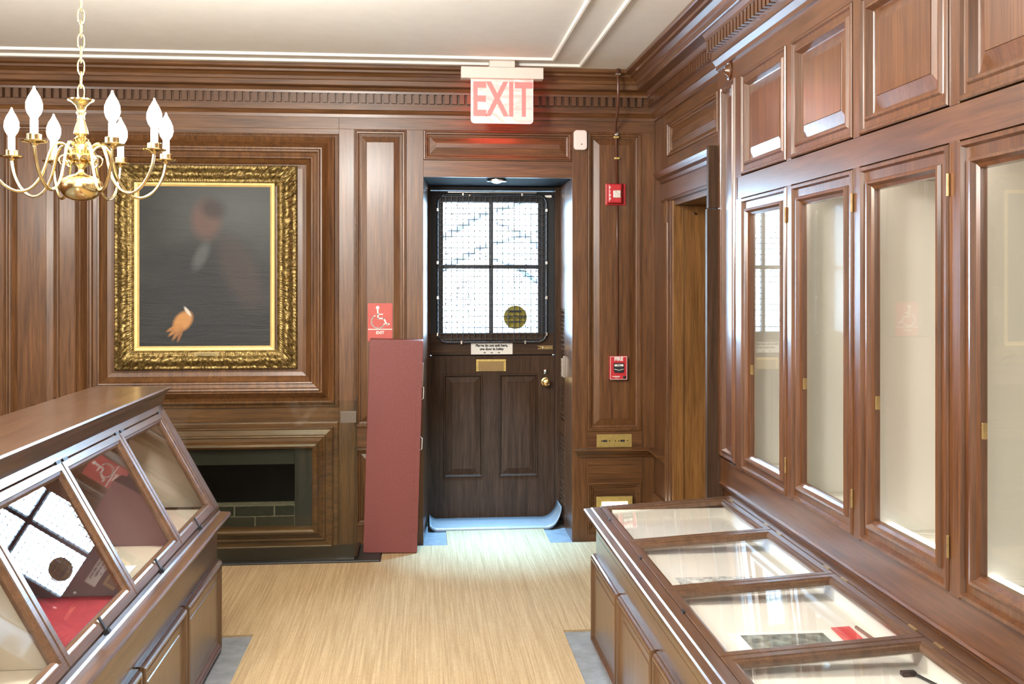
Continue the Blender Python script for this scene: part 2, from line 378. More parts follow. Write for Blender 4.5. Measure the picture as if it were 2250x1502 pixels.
MB().box(1.348, 1.47, 4.632, 4.664, 0, 1.95).build('casing', 'dark_z', d2, bevel=.002)
MB().box(1.354, 1.47, 4.632, 4.664, 1.953, 2.25).build('casing', 'dark_z', d2, bevel=.002)
MB().box(1.44, 1.66, 4.80, 4.95, 0, OZ).build('casing', 'dark_z', d2, bevel=.002)
MB().box(1.44, 1.505, 5.64, 5.70, 0, OZ).build('jamb', 'reveal', d2, bevel=.002)
MB().box(1.507, 1.66, 5.646, 5.70, 0, OZ - .03).build('jamb', 'reveal', d2, bevel=.002)
MB().box(1.45, 1.66, OY0, OY1, OZ - .03, OZ).build('head', 'oak_y', d2)
MB().box(1.665, 2.45, 5.63, 5.69, 0, 2.06).build('leaf', 'dark_z', d2, bevel=.003)
MB().lathe([(.006, 0), (.008, .004), (.007, .02), (.003, .026)], (1.56, 5.64, 2.0), 10, 'y').build('hook', 'chrome', d2)
struct(MB().box(2.45, 2.55, 4.6, 6.2, 0, ZC).box(1.65, 2.5, 4.55, 4.63, 0, ZC).box(1.65, 2.5, 5.75, 5.85, 0, ZC), 'wall_closet', 'dark_z')
struct(MB().box(XL - .2, XL, YF - .2, YB + .3, 0, ZC), 'wall_left', 'oak_z')
struct(MB().box(XL, 2.0, YF - .2, YF, 0, ZC), 'wall_front', 'plaster')
# skirting on the short return of the right wall
struct(MB().extr(FR, [(0, 0), (.03, 0), (.03, .26), (.024, .275), (.018, .285), (.014, .30), (0, .30)], 5.86, YB), 'baseboard_right', 'oak_y')

# ================================================================== EXIT DOOR
door = thing('door_1', 'dark half-glazed exit door with wire guard in deep recess', 'door', (.47, YD, 0)); door['kind'] = 'structure'; del door['category']
# splayed left jamb, straight right jamb, head
MB().add([(DX0, YB + .031, 0), (.052, 6.80, 0), (-.05, 6.80, 0), (-.05, YB + .031, 0), (DX0, YB + .031, DZ1), (.052, 6.80, DZ1), (-.05, 6.80, DZ1), (-.05, YB + .031, DZ1)],
         [(0, 1, 2, 3), (7, 6, 5, 4), (0, 4, 5, 1), (1, 5, 6, 2), (2, 6, 7, 3), (3, 7, 4, 0)]).build('jamb', 'red_z', door)
MB().box(.931, .99, YB + .031, 6.435, 0, DZ1).build('jamb', 'red_z', door, bevel=.002)
MB().box(.934, .99, 6.465, 6.82, 1.425, DZ1).box(.934, .99, 6.465, 6.82, 0, .12).box(.934, .99, 6.465, 6.49, .12, 1.425).box(.934, .99, 6.78, 6.82, .12, 1.425).box(.934, .99, 6.49, 6.78, .60, .69).box(.96, .99, 6.43, 6.5, 0, DZ1).build('jamb', 'red_z', door, bevel=.002)
lv = MB()
for z0, z1 in ((.70, 1.42), (.13, .59)):
    z = z0
    while z < z1:
        lv.add([(.937, 6.49, z), (.937, 6.78, z), (.962, 6.78, z + .022), (.962, 6.49, z + .022), (.937, 6.49, z + .006), (.937, 6.78, z + .006), (.962, 6.78, z + .028), (.962, 6.49, z + .028)],
               [(0, 1, 2, 3), (7, 6, 5, 4), (0, 4, 5, 1), (1, 5, 6, 2), (2, 6, 7, 3), (3, 7, 4, 0)]); z += .0285
lv.box(.965, .985, 6.47, 6.8, .1, 1.43)
lv.build('louvre', 'case_y', door, kind='stuff')
MB().box(.918, .934, 6.44, 6.47, .985, 1.125).box(.906, .92, 6.45, 6.456, .99, 1.11).build('strike_plate', 'chrome', door, bevel=.002)
MB().box(-.04, .99, YB + .031, 6.80, DZ1 + .001, DZ1 + .05).build('head', 'soffit', door)
MB().box(-.02, .062, 6.70, 6.82, 0, DZ1).build('door_frame', 'dark_z', door, bevel=.003)
MB().box(.902, .96, 6.70, 6.82, 0, DZ1).build('door_frame', 'dark_z', door, bevel=.003)
MB().box(.062, .902, 6.715, 6.82, 2.222, DZ1).build('door_frame', 'blackdoor', door, bevel=.003)
MB().box(-.02, .96, 6.62, 6.86, 0, .013).build('threshold', 'slate', door, bevel=.004)
# leaf: lower half
lf = MB().holed(FD, .0625, .901, .016, 1.108, [(.149, .416, .288, .986), (.524, .790, .288, .986)], -.045, 0).build('lower_leaf', 'dark_z', door)
DP = [(0, 0), (.003, .006), (.010, .007), (.015, 0), (.018, -.012), (.026, -.012), (.058, -.004), (.059, -.001)]
for a0, a1 in ((.149, .416), (.524, .790)): MB().panel(FD, a0, a1, .288, .986, DP).build('panel', 'dark_z', lf)
m_ = MB().fbox(FD, .37, .573, 1.068, 1.084, 0, .008).fbox(FD, .37, .388, 1.003, 1.068, 0, .008).fbox(FD, .555, .573, 1.003, 1.068, 0, .008).build('mail_slot', 'brass2', lf, bevel=.002)
MB().fbox(FD, .388, .555, 1.003, 1.068, 0, .004).build('flap', plain('dull_brass', (.30, .21, .10), .4, .9), m_, bevel=.001)
MB().lathe([(.030, 0), (.030, .004), (.012, .008), (.010, .03), (.022, .040), (.027, .055), (.022, .068), (.008, .072)], (.842, YD, .929), 18, 'y').build('knob', 'brass', lf, smooth=True)
MB().lathe([(.018, 0), (.018, .006), (.012, .012), (.004, .014)], (.842, YD, .999), 16, 'y').build('deadlock', 'chrome', lf, smooth=True)
# leaf: upper half with four panes
uf = MB().holed(FD, .0625, .901, 1.114, 2.218, [(.149, .790, 1.263, 2.145)], -.045, 0).build('upper_leaf', 'blackdoor', door)
MB().fbox(FD, .064, .899, 1.116, 1.258, -.04, .002).fbox(FD, .07, .895, 1.06, 1.20, -.06, -.046).build('rail', 'dark_x', uf, bevel=.002)  # second box added behind the leaf seam to block light
MB().fbox(FD, .457, .487, 1.263, 2.145, -.035, .0).build('muntin', 'black', uf, bevel=.004)
MB().fbox(FD, .149, .790, 1.694, 1.722, -.035, .0).build('muntin', 'black', uf, bevel=.004)
for a0, a1 in ((.149, .457), (.487, .790)):
    for b0, b1 in ((1.263, 1.694), (1.722, 2.145)): MB().fbox(FD, a0, a1, b0, b1, -.024, -.020).build('pane', 'glass_door', uf)
g_ = MB(); r = .06; P = []
for cx, cz, a in ((.846 - r, 2.195 - r, 0), (.11 + r, 2.195 - r, 90), (.11 + r, 1.20 + r, 180), (.846 - r, 1.20 + r, 270)):
    for k in range(6):
        t = math.radians(a + 18 * k); P.append(FD(cx + r * math.cos(t), cz + r * math.sin(t), .03))
g_.tube(P, .0055, 8, closed=True)
gd = g_.build('wire_guard', 'black', uf, smooth=True)
wm = MB(); x = .128
while x < .84: wm.fbox(FD, x - .0029, x + .0029, 1.205, 2.19, .028, .0305); x += .0382
z = 1.222
while z < 2.19: wm.fbox(FD, .115, .841, z - .0029, z + .0029, .0305, .033); z += .0382
wm.build('wire_mesh', 'black', gd, kind='stuff')
for a, b in ((.27, 1.20), (.70, 1.20), (.846, 1.50), (.846, 1.735), (.846, 2.09), (.846, 1.255), (.11, 1.50), (.11, 1.735), (.11, 2.09), (.11, 1.255), (.28, 2.195), (.68, 2.195)):
    MB().fbox(FD, a - .007, a + .007, b - .012, b + .012, 0, .038).build('guard_clip', 'chrome', gd, bevel=.003)
MB().fbox(FD, .787, .893, 1.150, 1.156, 0, .010).fbox(FD, .787, .893, 1.168, 1.174, 0, .010).fbox(FD, .80, .89, 1.158, 1.166, 0, .016).lathe([(.006, .0), (.006, .02), (.002, .022)], (.825, YD, 1.162), 10, 'y').build('bolt', 'brass', uf, bevel=.001)
MB().fbox(FD, .18, .78, 2.206, 2.212, 0, .006).build('closer_track', 'chrome', uf)
MB().fbox(FD, .20, .32, 2.193, 2.198, .010, .016).lathe([(.010, 0), (.010, .03), (.004, .034)], (.325, YD, 2.190), 10, 'y').build('closer_arm', 'chrome', uf)
MB().fbox(FD, .835, .885, 2.176, 2.196, 0, .012).build('latch', 'chrome', uf, bevel=.003)
dl = MB().lathe([(.062, 0), (.062, .010), (.050, .016), (.040, .014)], (.47, 6.22, DZ1 - .016), 24).build('downlight', 'chrome', door, smooth=True)
MB().lathe([(.040, .0), (.034, -.012), (.018, -.020), (.004, -.022)], (.47, 6.22, DZ1 - .006), 20).build('lens', emit('cool_lens', (.55, .80, 1.0), 2.0), dl, smooth=True)
l_ = bpy.data.lights.new('downlight_lamp', 'AREA'); l_.shape = 'DISK'; l_.size = .07; l_.energy = 16; l_.color = (.24, .58, 1.0); l_.spread = math.radians(46)
o_ = bpy.data.objects.new('downlight_lamp', l_); C.objects.link(o_); o_.parent = door; o_.location = (0, 6.22 - YD, DZ1 - .035)

# ================================================================== BOOKCASE (right)
bk = thing('bookcase', 'built-in glossy red-brown wooden bookcase with glazed doors below panelled cupboards', 'bookcase', (XK, 2.6, 0))
YA, NB, PIT = 4.335, 6, .595
ye = YA - NB * PIT - .02
stiles = [YA - .03 - PIT * k for k in range(NB + 1)]                  # stile centres
board(FK, ye, 4.63, 2.517, 2.62, 'frieze', 'red_y', bk)
board(FK, ye, YA, 1.972, 2.068, 'rail', 'red_y', bk)
board(FK, ye, 4.63, .635, .775, 'apron', 'red_y', bk, c0=-.05, c1=-.012)
board(FK, ye, 4.63, .02, .635, 'apron', 'red_y', bk, c0=-.05, c1=-.030)
MB().extr(FK, [(-.03, .650), (-.008, .650), (-.004, .656), (-.008, .664), (-.03, .667)], ye, 4.63).build('bead', 'red_y', bk)
for i, y in enumerate(stiles):
    w = .025 if i else .05
    board(FK, y - .025, y + w, .775, 1.972, 'stile', 'red_z', bk, c1=.002); board(FK, y - .025, y + w, 2.068, 2.517, 'stile', 'red_z', bk, c1=.002)
    board(FK, y - .011, y + .011, .80, 1.93, 'partition', 'cream', bk, c0=-.345, c1=-.062)
    board(FK, y - .012, y + .012, .80, 1.93, 'partition_edge', 'red_z', bk, c0=-.062, c1=-.028)
MB().fbox(FK, ye, YA + .02, .79, 1.972, -.36, -.345).build('back_board', 'cream', bk)
MB().fbox(FK, ye, YA + .02, .765, .800, -.36, -.03).build('bottom_board', 'cream', bk)
MB().fbox(FK, ye, YA + .02, 1.95, 1.972, -.36, -.03).build('top_board', 'red_y', bk)
# pilaster at the far end
board(FK, 4.345, 4.37, .79, 2.517, 'stile', 'red_z', bk); board(FK, 4.585, 4.63, .79, 2.517, 'stile', 'red_z', bk)
UP = [(0, -.02), (0, .004), (.004, .008), (.012, .008), (.017, .000), (.036, .000), (.042, .007), (.050, .007), (.060, -.014), (.064, -.016), (.106, -.006), (.107, -.003)]
NP = [(0, 0), (.004, .007), (.010, .007), (.015, .0), (.024, .002), (.028, .008), (.034, .008), (.042, -.012), (.046, -.012), (.066, -.004)]
MB().panel(FK, 4.37, 4.585, .79, 2.517, NP).build('pilaster_panel', 'red_z', bk)
MB().lathe([(.042, 0), (.044, .005), (.036, .010), (.030, .006), (.022, .014), (.014, .024), (.009, .020), (.006, .034), (.002, .036)], (XK, 4.455, 2.566), 20, 'x').build('rosette', 'red_z', bk, smooth=True)
DR = [(0, -.022), (0, .002), (.004, .008), (.014, .008), (.019, -.005), (.046, -.005), (.051, .007), (.059, .008), (.066, -.005), (.076, -.010), (.078, -.028)]
def bk_door(y0, y1):
    d = MB().panel(FK, y0, y1, .780, 1.968, DR + [(0, -.022)], fill=False).build('door', 'red_z', bk)
    MB().fbox(FK, y0 + .07, y1 - .07, .850, 1.898, -.021, -.017).build('pane', 'glass', d)
    for z in (.90, 1.86): MB().tube([(XK - .006, y0 - .003, z - .03), (XK - .006, y0 - .003, z + .03)], .0045, 8).build('hinge', 'hinge', d)
    MB().box(XK + .012, XK + .026, y1 - .083, y1 - .076, 1.204, 1.246).build('latch', 'hinge', d, bevel=.002)
    return d
def bk_upper(y0, y1):
    d = MB().panel(FK, y0, y1, 2.072, 2.513, UP).build('cupboard_door', 'red_z', bk)
    return d
dd = bk_door(stiles[1] + .027, stiles[0] - .027); uu = bk_upper(stiles[1] + .027, stiles[0] - .027)
for k in range(1, NB): clone(dd, bk, (0, -PIT * k, 0)); clone(uu, bk, (0, -PIT * k, 0))
for k in range(NB):
    MB().box(1.445, 1.475, stiles[k + 1] + .05, stiles[k] - .05, 1.932, 1.948).build('light_strip', 'led', bk)
# glowing tubes added on the cabinet floor in place of white reflection streaks
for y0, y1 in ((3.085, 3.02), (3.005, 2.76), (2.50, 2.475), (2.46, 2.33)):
    o = MB().tube([(1.50, y0, .8175), (1.50, y1, .8175)], .017, 12).build('reflection_streak', 'tube', smooth=True)
    tag(o, ('farther' if y0 in (3.085, 2.50) else 'nearer') + ' of two added glowing streaks for reflections behind the ' + ('third' if y0 > 2.6 else 'fourth') + ' bookcase door from the far end', 'lamp', 'glowing streaks added for reflections in the bookcase')
# ================================================================== CARPET, HEARTH, MAT
cb = MB()
for r in ((XL, XR, 4.62, 5.755), (-.755, .65, YF, 4.62), (.65, XR, 4.55, 4.62), (-.228, XR, 5.755, 6.085), (.16, .79, 6.085, 6.436)):
    cb.box(r[0], r[1], r[2], r[3], 0.0005, .009)
tag(cb.build('carpet', 'carpet'), 'beige ribbed sisal carpet running up to the exit door and cut around the display cases', 'carpet')
mt = MB(); n = 26; top = []; xs = []
for i in range(n + 1):
    t = i / n
    if t < .12: u = 1 - t / .12; xs.append((.055 + .05 * t / .12, .014 + .030 * u * u))
    elif t < .62: u = (t - .12) / .5; xs.append((.105 + .70 * u, .014))
    else:
        u = (t - .62) / .38; a = u * 1.35; xs.append((.805 + .112 * math.sin(a), .014 + .150 * (1 - math.cos(a))))
ys = [(6.438, 0.0), (6.442, .008), (6.455, .012), (6.62, .013), (6.70, .013)]
vs = []; m = len(ys)
for j, (x, z) in enumerate(xs):
    for y, h in ys:
        e = max(0, (x - .84) / .08); y2 = y + (0.05 * e * e if y < 6.6 else 0)
        vs.append((x, y2, z + h * (1 - .3 * min(1, e))))
nv = len(vs); vs += [(x, y, z - .012 - (h if False else 0)) for (x, y, z), h in zip(vs, [0] * nv)]
fs = []
for j in range(len(xs) - 1):
    for k in range(m - 1):
        a = j * m + k; fs.append((a, a + m, a + m + 1, a + 1)); fs.append((nv + a, nv + a + 1, nv + a + m + 1, nv + a + m))
    for k in (0, m - 1): a = j * m + k; fs.append((a, a + m, nv + a + m, nv + a))
for j in (0, len(xs) - 1):
    for k in range(m - 1): a = j * m + k; fs.append((a, a + 1, nv + a + 1, nv + a))
mt.add(vs, fs)
tag(mt.build('door_mat', 'mat', smooth='all'), 'smooth grey door mat with curled-up right end at the foot of the exit door', 'mat')

fp = thing('fireplace', 'oak fireplace surround with slate slips and blackened brick firebox below the portrait', 'fireplace', (-1.265, YB, 0))
FPM = [(0, 0), (.002, .014), (.010, .018), (.030, .018), (.034, .034), (.040, .038), (.046, .034), (.075, .040), (.080, .052), (.086, .054), (.092, .048), (.110, .060), (.125, .078), (.138, .082), (.150, .074), (.157, .056), (.158, -.02)]
MB().panel(FB, -2.036, -.494, -.02, .765, FPM, fill=False).build('surround', 'oak_x', fp)
for a0, a1, b0, b1 in ((-1.885, -1.773, 0, .611), (-.757, -.645, 0, .611), (-1.773, -.757, .511, .611)): board(FB, a0, a1, b0, b1, 'slip', 'slate', fp, c0=-.03, c1=.014, bev=.002)
MB().box(-2.36, -.233, 5.76, YB, .0, .018).build('hearth', 'slate', fp, bevel=.004)
MB().fbox(FB, -1.773, -.757, .0, .511, -.60, -.55).box(-1.80, -1.773, YB, YB + .58, 0, .511).box(-.757, -.73, YB, YB + .58, 0, .511).box(-1.80, -.73, YB, YB + .6, .505, .53).build('firebox', 'soot', fp)
MB().fbox(FB, -1.773, -.757, .0, .262, -.11, -.012).build('mortar_bed', 'mortar', fp)
for r_ in range(4):
    x1 = -.760 - (0 if r_ % 2 else .0); k = 0
    while x1 > -1.773:
        w = (.118 if (r_ % 2 and k == 0) else .232); x0 = max(x1 - w, -1.772)
        j = random.uniform(0, .004)
        MB().fbox(FB, x0 + .003, x1 - .003, .005 + r_ * .065 + random.uniform(0, .002), .062 + r_ * .065, -.10, -.008 + j).build('brick', 'brick', fp, bevel=.003)
        x1 = x0 - .004; k += 1
# clear screen standing on the hearth
sc = thing('fire_screen', 'clear plastic screen standing on the slate hearth in front of the fireplace', 'screen', (-1.265, 5.80, .018))
MB().box(-2.165, -.366, 5.797, 5.803, .020, .925).build('sheet', 'acrylic', sc)
for x in (-.43, -2.10):
    MB().box(x - .028, x + .062, 5.780, 5.797, .80, .865).build('clip', plain('clip_grey', (.11, .085, .065), .4), sc, bevel=.002)
    MB().box(x + .052, x + .066, 5.803, 6.11, .018, .033).box(x + .054, x + .064, 5.803, 5.815, .018, .96).build('prop', 'dark_z', sc)
    MB().box(x - .05, x + .05, 5.77, 5.84, .018, .030).build('foot', 'slate', sc, bevel=.002)

# ================================================================== PORTRAIT
pt = thing('portrait_painting', 'dark oil portrait of a seated person in ornate carved gold frame above the fireplace', 'painting', (-1.27, 6.09, 1.09))
PX0, PX1, PZ0, PZ1 = -1.80, -.738, 1.085, 2.30
CP = [(0, -.02), (0, .020), (.004, .030), (.012, .032), (.018, .028), (.028, .036), (.038, .046), (.048, .054), (.060, .058), (.070, .054), (.080, .042), (.090, .034), (.096, .038), (.104, .036), (.112, .028), (.118, .024)]
def carved(F, x0, x1, z0, z1, prof, seg):
    mb = MB(); rnd = random.Random(3)
    def hsh(a, b): return (math.sin(a * 127.1 + b * 311.7) * 43758.5453) % 1.0
    def vn(x, y):
        ix, iy = math.floor(x), math.floor(y); fx, fy = x - ix, y - iy; fx = fx * fx * (3 - 2 * fx); fy = fy * fy * (3 - 2 * fy)
        return (hsh(ix, iy) * (1 - fx) + hsh(ix + 1, iy) * fx) * (1 - fy) + (hsh(ix, iy + 1) * (1 - fx) + hsh(ix + 1, iy + 1) * fx) * fy
    def disp(s, i, k):
        if 4 <= k <= 10: return .010 * abs(math.sin(3.1 * vn(s * 26, i * 34) * PI)) * (.5 + vn(s * 60, i * 70)) - .003
        if k in (2, 3): return .005 * abs(math.sin(s * 150))
        if k in (11, 12): return .0035 * abs(math.sin(s * 190))
        return 0
    L = x1 - x0; H = z1 - z0; vs = []; fs = []; np_ = len(prof)
    cols = []
    for side in range(4):
        n = seg if side % 2 == 0 else int(seg * H / L)
        for j in range(n):
            cols.append((side, j / n))
    for side, t in cols:
        for k, (i, c) in enumerate(prof):
            a0, a1, b0, b1 = x0 + i, x1 - i, z0 + i, z1 - i
            if side == 0: a, b = a0 + (a1 - a0) * t, b0
            elif side == 1: a, b = a1, b0 + (b1 - b0) * t
            elif side == 2: a, b = a1 - (a1 - a0) * t, b1
            else: a, b = a0, b1 - (b1 - b0) * t
            s = t * (L if side % 2 == 0 else H)
            e = min(t, 1 - t) * (L if side % 2 == 0 else H)
            cw = 1.5 if e < .16 else 1.0
            vs.append(F(a, b, c + disp(min(s, (L if side % 2 == 0 else H) - s), i, k) * cw))
    m = len(cols)
    for j in range(m):
        for k in range(np_ - 1): fs.append((j * np_ + k, ((j + 1) % m) * np_ + k, ((j + 1) % m) * np_ + k + 1, j * np_ + k + 1))
    return mb.add(vs, fs)
carved(FB, PX0, PX1, PZ0, PZ1, [(i, c + .02) for i, c in CP], 260).build('carved_frame', 'gilt', pt, smooth='all')
MB().panel(FB, -1.684, -.869, 1.197, 2.199, [(0, .030), (0, .050), (.004, .053), (.018, .050), (.030, .038), (.034, .036)], fill=False).build('inner_frame', 'liner', pt)
def canvas_mat():
    m, nt, p = new_mat('portrait_canvas')
    tc = nt.nodes.new('ShaderNodeTexCoord')
    def blob(cx, cz, rx, rz, rot=0.0, soft=(0.0, 0.45)):
        mp = nt.nodes.new('ShaderNodeMapping'); mp.vector_type = 'TEXTURE'
        mp.inputs['Location'].default_value = (cx + 1.27, 0, cz - 1.09); mp.inputs['Rotation'].default_value = (0, math.radians(-rot), 0); mp.inputs['Scale'].default_value = (rx, 9, rz)
        g = nt.nodes.new('ShaderNodeTexGradient'); g.gradient_type = 'SPHERICAL'
        nt.links.new(tc.outputs['Object'], mp.inputs[0]); nt.links.new(mp.outputs[0], g.inputs[0])
        return ramp(nt, g.outputs[1], [(soft[0], (0, 0, 0)), (soft[1], (1, 1, 1))])
    n = noise(nt, (3, 3, 6), 1, 4)
    c = ramp(nt, n, [(.3, (.010, .011, .012)), (.7, (.026, .028, .026))])
    for cx, cz, rx, rz, rot, soft, col, amt in (
        (-1.10, 2.03, .55, .40, 0, (0, .9), (.100, .110, .105), .6), (-1.22, 1.52, .36, .42, 0, (0, .35), (.018, .019, .021), .85), (-1.27, 1.66, .26, .20, 0, (0, .5), (.016, .017, .019), .8),  # first blob: gloss highlight at upper right, painted into the canvas
        (-1.27, 1.975, .110, .150, 0, (0, .5), (.110, .062, .050), .85), (-1.23, 2.04, .10, .08, -20, (0, .6), (.030, .026, .024), .8), (-1.30, 1.76, .05, .12, -25, (0, .6), (.100, .105, .105), .6),
        (-1.07, 1.66, .13, .30, 25, (0, .5), (.062, .044, .036), .5),
        (-1.405, 1.372, .055, .080, -40, (0, .35), (.46, .22, .070), .95), (-1.455, 1.335, .014, .060, -62, (0, .4), (.40, .18, .055), .8), (-1.450, 1.318, .013, .062, -48, (0, .4), (.40, .18, .055), .8),
        (-1.438, 1.302, .013, .062, -34, (0, .4), (.36, .16, .050), .75), (-1.420, 1.296, .012, .058, -20, (0, .4), (.30, .13, .045), .7), (-1.378, 1.43, .012, .040, 35, (0, .4), (.62, .56, .48), .8)):
        b = blob(cx, cz, rx, rz, rot, soft)
        mu = nt.nodes.new('ShaderNodeMath'); mu.operation = 'MULTIPLY'; mu.inputs[1].default_value = amt; nt.links.new(b, mu.inputs[0])
        c = mixc(nt, mu.outputs[0], c, col)
    nt.links.new(c, p.inputs['Base Color']); setp(p, Roughness=.48, Specular_IOR_Level=.35)
    h = mixc(nt, .3, noise(nt, (3, 3, 22), 1, 4, .6, 1.0), noise(nt, (260, 260, 260), 1, 2))
    bump(nt, p, h, .35, .01)
    return m
MB().fbox(FB, -1.656, -.890, 1.222, 2.172, .030, .040).build('canvas', canvas_mat(), pt)
pl_ = MB().fbox(FB, -1.34, -1.19, 1.166, 1.190, .050, .062).build('nameplate', 'brass', pt, bevel=.002)
MB().fbox(FB, -1.325, -1.205, 1.175, 1.1765, .062, .0622).fbox(FB, -1.31, -1.22, 1.180, 1.1815, .062, .0622).build('lettering', 'ink', pl_, kind='stuff')

# ================================================================== DISPLAY CASES
LY = [4.39, 3.80, 3.205, 2.61, 2.015, 1.42, .825]
def lid(F, y1, y0, depth, par, mat, rail0, rail1, stile=.038):
    # F(a = along the case, b = across, c = up); y1 the far end
    l = MB().panel(lambda a, b, c: F(a, b, c), y0 + .0025, y1 - .0025, 0, depth, [(0, -.012), (0, .010), (.002, .012), (.024, .012), (.026, .008), (.034, .006), (stile, -.002), (stile, -.012), (0, -.012)], fill=False).build('lid', mat, par)
    MB().fbox(F, y0 + .030, y1 - .030, .030, depth - .030, -.006, -.002).build('pane', 'glass_case', l)
    return l
# --- right: low table case in front of the bookcase
rc = thing('display_case', 'low wooden table case with four glass lids in view, standing along the bookcase', 'display case', (1.08, 2.7, 0), 'display cases')
RE = 4.385
MB().box(.773, 1.365, .70, RE, .012, .485).build('body', 'case_y', rc)
MB().box(.773, .83, .70, RE, .485, .548).box(.83, 1.365, RE - .03, RE, .485, .60).build('apron', 'case_y', rc, bevel=.002)
FT = lambda a, b, c: (.773 - c, a, b)
MB().extr(FT, [(-.06, .545), (.004, .545), (.010, .552), (.016, .556), (.028, .566), (.040, .574), (.050, .577), (.054, .583), (.052, .592), (.046, .595), (.020, .597), (.014, .600), (-.020, .600), (-.022, .592), (-.06, .592)], .70, RE + .028).build('top_moulding', 'case_y', rc)
al = math.atan2(.034, .565)
FL = lambda a, b, c: (.795 + b * math.cos(al) - c * math.sin(al), a, .592 + b * math.sin(al) + c * math.cos(al))
MB().fbox(FL, .70, 4.395, .575, .615, -.02, .012).build('hinge_rail', 'case_y', rc, bevel=.002)
MB().fbox(FL, 4.392, 4.412, 0, .615, -.03, .012).build('end_rail', 'case_x', rc, bevel=.002)
PF = [(0, 0), (0, .012), (.004, .014), (.006, .022), (.012, .027), (.020, .027), (.026, .022), (.030, .024), (.036, .018), (.040, .015), (.075, .012), (.078, .015)]
for k in range(6):
    y1 = LY[k] - .006; y0 = LY[k + 1] + .012
    MB().panel(FT, y0, y1, .012, .402, PF).build('front_panel', 'case_z', rc)
    l = lid(FL, LY[k], LY[k + 1], .572, rc, 'case_y', 0, 0)
    for yy in (LY[k] - .07, LY[k + 1] + .07): MB().fbox(FL, yy - .022, yy + .022, .569, .577, .010, .0145).build('hinge', 'hinge', l)
    MB().fbox(FL, (LY[k] + LY[k + 1]) / 2 + .06, (LY[k] + LY[k + 1]) / 2 + .085, -.006, .004, .004, .014).build('lock', 'black', l)
MB().box(.835, 1.355, .73, RE - .032, .50, .560).build('lining', 'cream', rc); MB().box(1.345, 1.362, .73, RE - .032, .56, .612).box(.832, .838, .73, RE - .032, .56, .585).box(.838, 1.345, RE - .040, RE - .032, .56, .600).build('lining', 'cream', rc)
for k in range(1, 6): MB().fbox(FL, LY[k] - .004, LY[k] + .004, .045, .53, -.030, -.014).build('divider', 'cream', rc)
# --- left: taller two-sided sloping case
lc = thing('display_case', 'tall wooden case with sloping glazed lids and flat top, standing before the fireplace', 'display case', (-1.255, 2.7, 0), 'display cases')
LE = 4.462; LN = .72
MB().box(-1.625, -.885, LN, LE, .012, .56).build('body', 'case_y', lc)
FU = lambda a, b, c: (-.885 + c, a, b)
CT = [(-.37, .555), (.004, .555), (.012, .562), (.028, .568), (.044, .576), (.052, .580), (.055, .588), (.050, .596), (.010, .598), (.004, .604), (.004, .622), (-.004, .626), (-.37, .626)]
MB().extr(FU, CT, LN, LE + .028).build('counter', 'case_y', lc)
MB().extr(lambda a, b, c: (-1.625 - c, a, b), CT, LN, LE + .028).build('counter', 'case_y', lc)
ux, uz = -.244 / .5075, .445 / .5075
FS = lambda a, b, c: (-.889 + b * ux + c * uz, a, .626 + b * uz - c * ux)
FS2 = lambda a, b, c: (-2.51 - (-.889 + b * ux + c * uz), a, .626 + b * uz - c * ux)
TOPP = [(-1.092, 1.149), (-1.089, 1.142), (-1.092, 1.132), (-1.100, 1.128), (-1.108, 1.116), (-1.118, 1.086), (-1.120, 1.074), (-1.150, 1.066)]
tp = TOPP + [(-2.51 - x, z) for x, z in reversed(TOPP)]
MB().poly(lambda a, b, c: (a, c, b), tp, LN, LE + .018).build('top', 'case_y', lc)
for F_, e in ((FS, 0), (FS2, 1)):
    MB().fbox(F_, LN, LE, .478, .512, -.02, .012).build('rail', 'case_y', lc, bevel=.002)
    MB().fbox(F_, 4.395, LE, 0, .512, -.03, .012).build('end_stile', 'case_z', lc, bevel=.002)
    if e == 0:
        for k in range(6):
            l = lid(FS, LY[k], LY[k + 1], .475, lc, 'case_y', 0, 0, .042)
            ym = (LY[k] + LY[k + 1]) / 2 - .02
            MB().fbox(FS, ym - .006, ym + .006, -.012, .040, .011, .016).fbox(FS, ym - .009, ym + .009, -.014, .000, .006, .022).build('latch', 'black', l)
            for yy in (LY[k] - .03, LY[k + 1] + .03): MB().fbox(FS, yy - .02, yy + .02, .472, .482, .010, .017).build('hinge', 'black', l)
    else:
        MB().fbox(FS2, LN, 4.395, 0, .478, -.012, .012).build('back_slope', 'case_y', lc)
# shaped end board, centre board and bay dividers
endp = [(-.905, .626), (-1.605, .626), (-1.375, 1.066), (-1.135, 1.066)]
MB().poly(lambda a, b, c: (a, c, b), endp, LE - .02, LE - .002).build('end_board', 'case_z', lc)
MB().poly(lambda a, b, c: (a, c, b), [(-.925, .632), (-1.25, .632), (-1.25, 1.06), (-1.150, 1.06)], LE - .028, LE - .021).build('lining', 'cream2', lc)
bays = ['cream2', 'mauve', 'mauve', 'cream2', 'cream2', 'cream2']
for k in range(6):
    MB().box(-1.262, -1.250, LY[k + 1] + .007, LY[k] - .007, .632, 1.06).build('backing', bays[k], lc)
    MB().box(-1.250, -.915, LY[k + 1] + .007, LY[k] - .007, .627, .632).build('bay_floor', 'cream2' if k != 2 else 'redcloth', lc)
    if k: MB().poly(lambda a, b, c: (a, c, b), [(-.925, .632), (-1.25, .632), (-1.25, 1.06), (-1.150, 1.06)], LY[k] - .005, LY[k] + .005).build('divider', 'mauve' if k in (1, 2) else 'cream2', lc)
for k in range(6):
    y1 = LY[k] - .006 + (.06 if k == 0 else 0); y0 = LY[k + 1] + .012
    MB().panel(FU, y0, y1, .012, .402, PF).build('front_panel', 'case_z', lc)
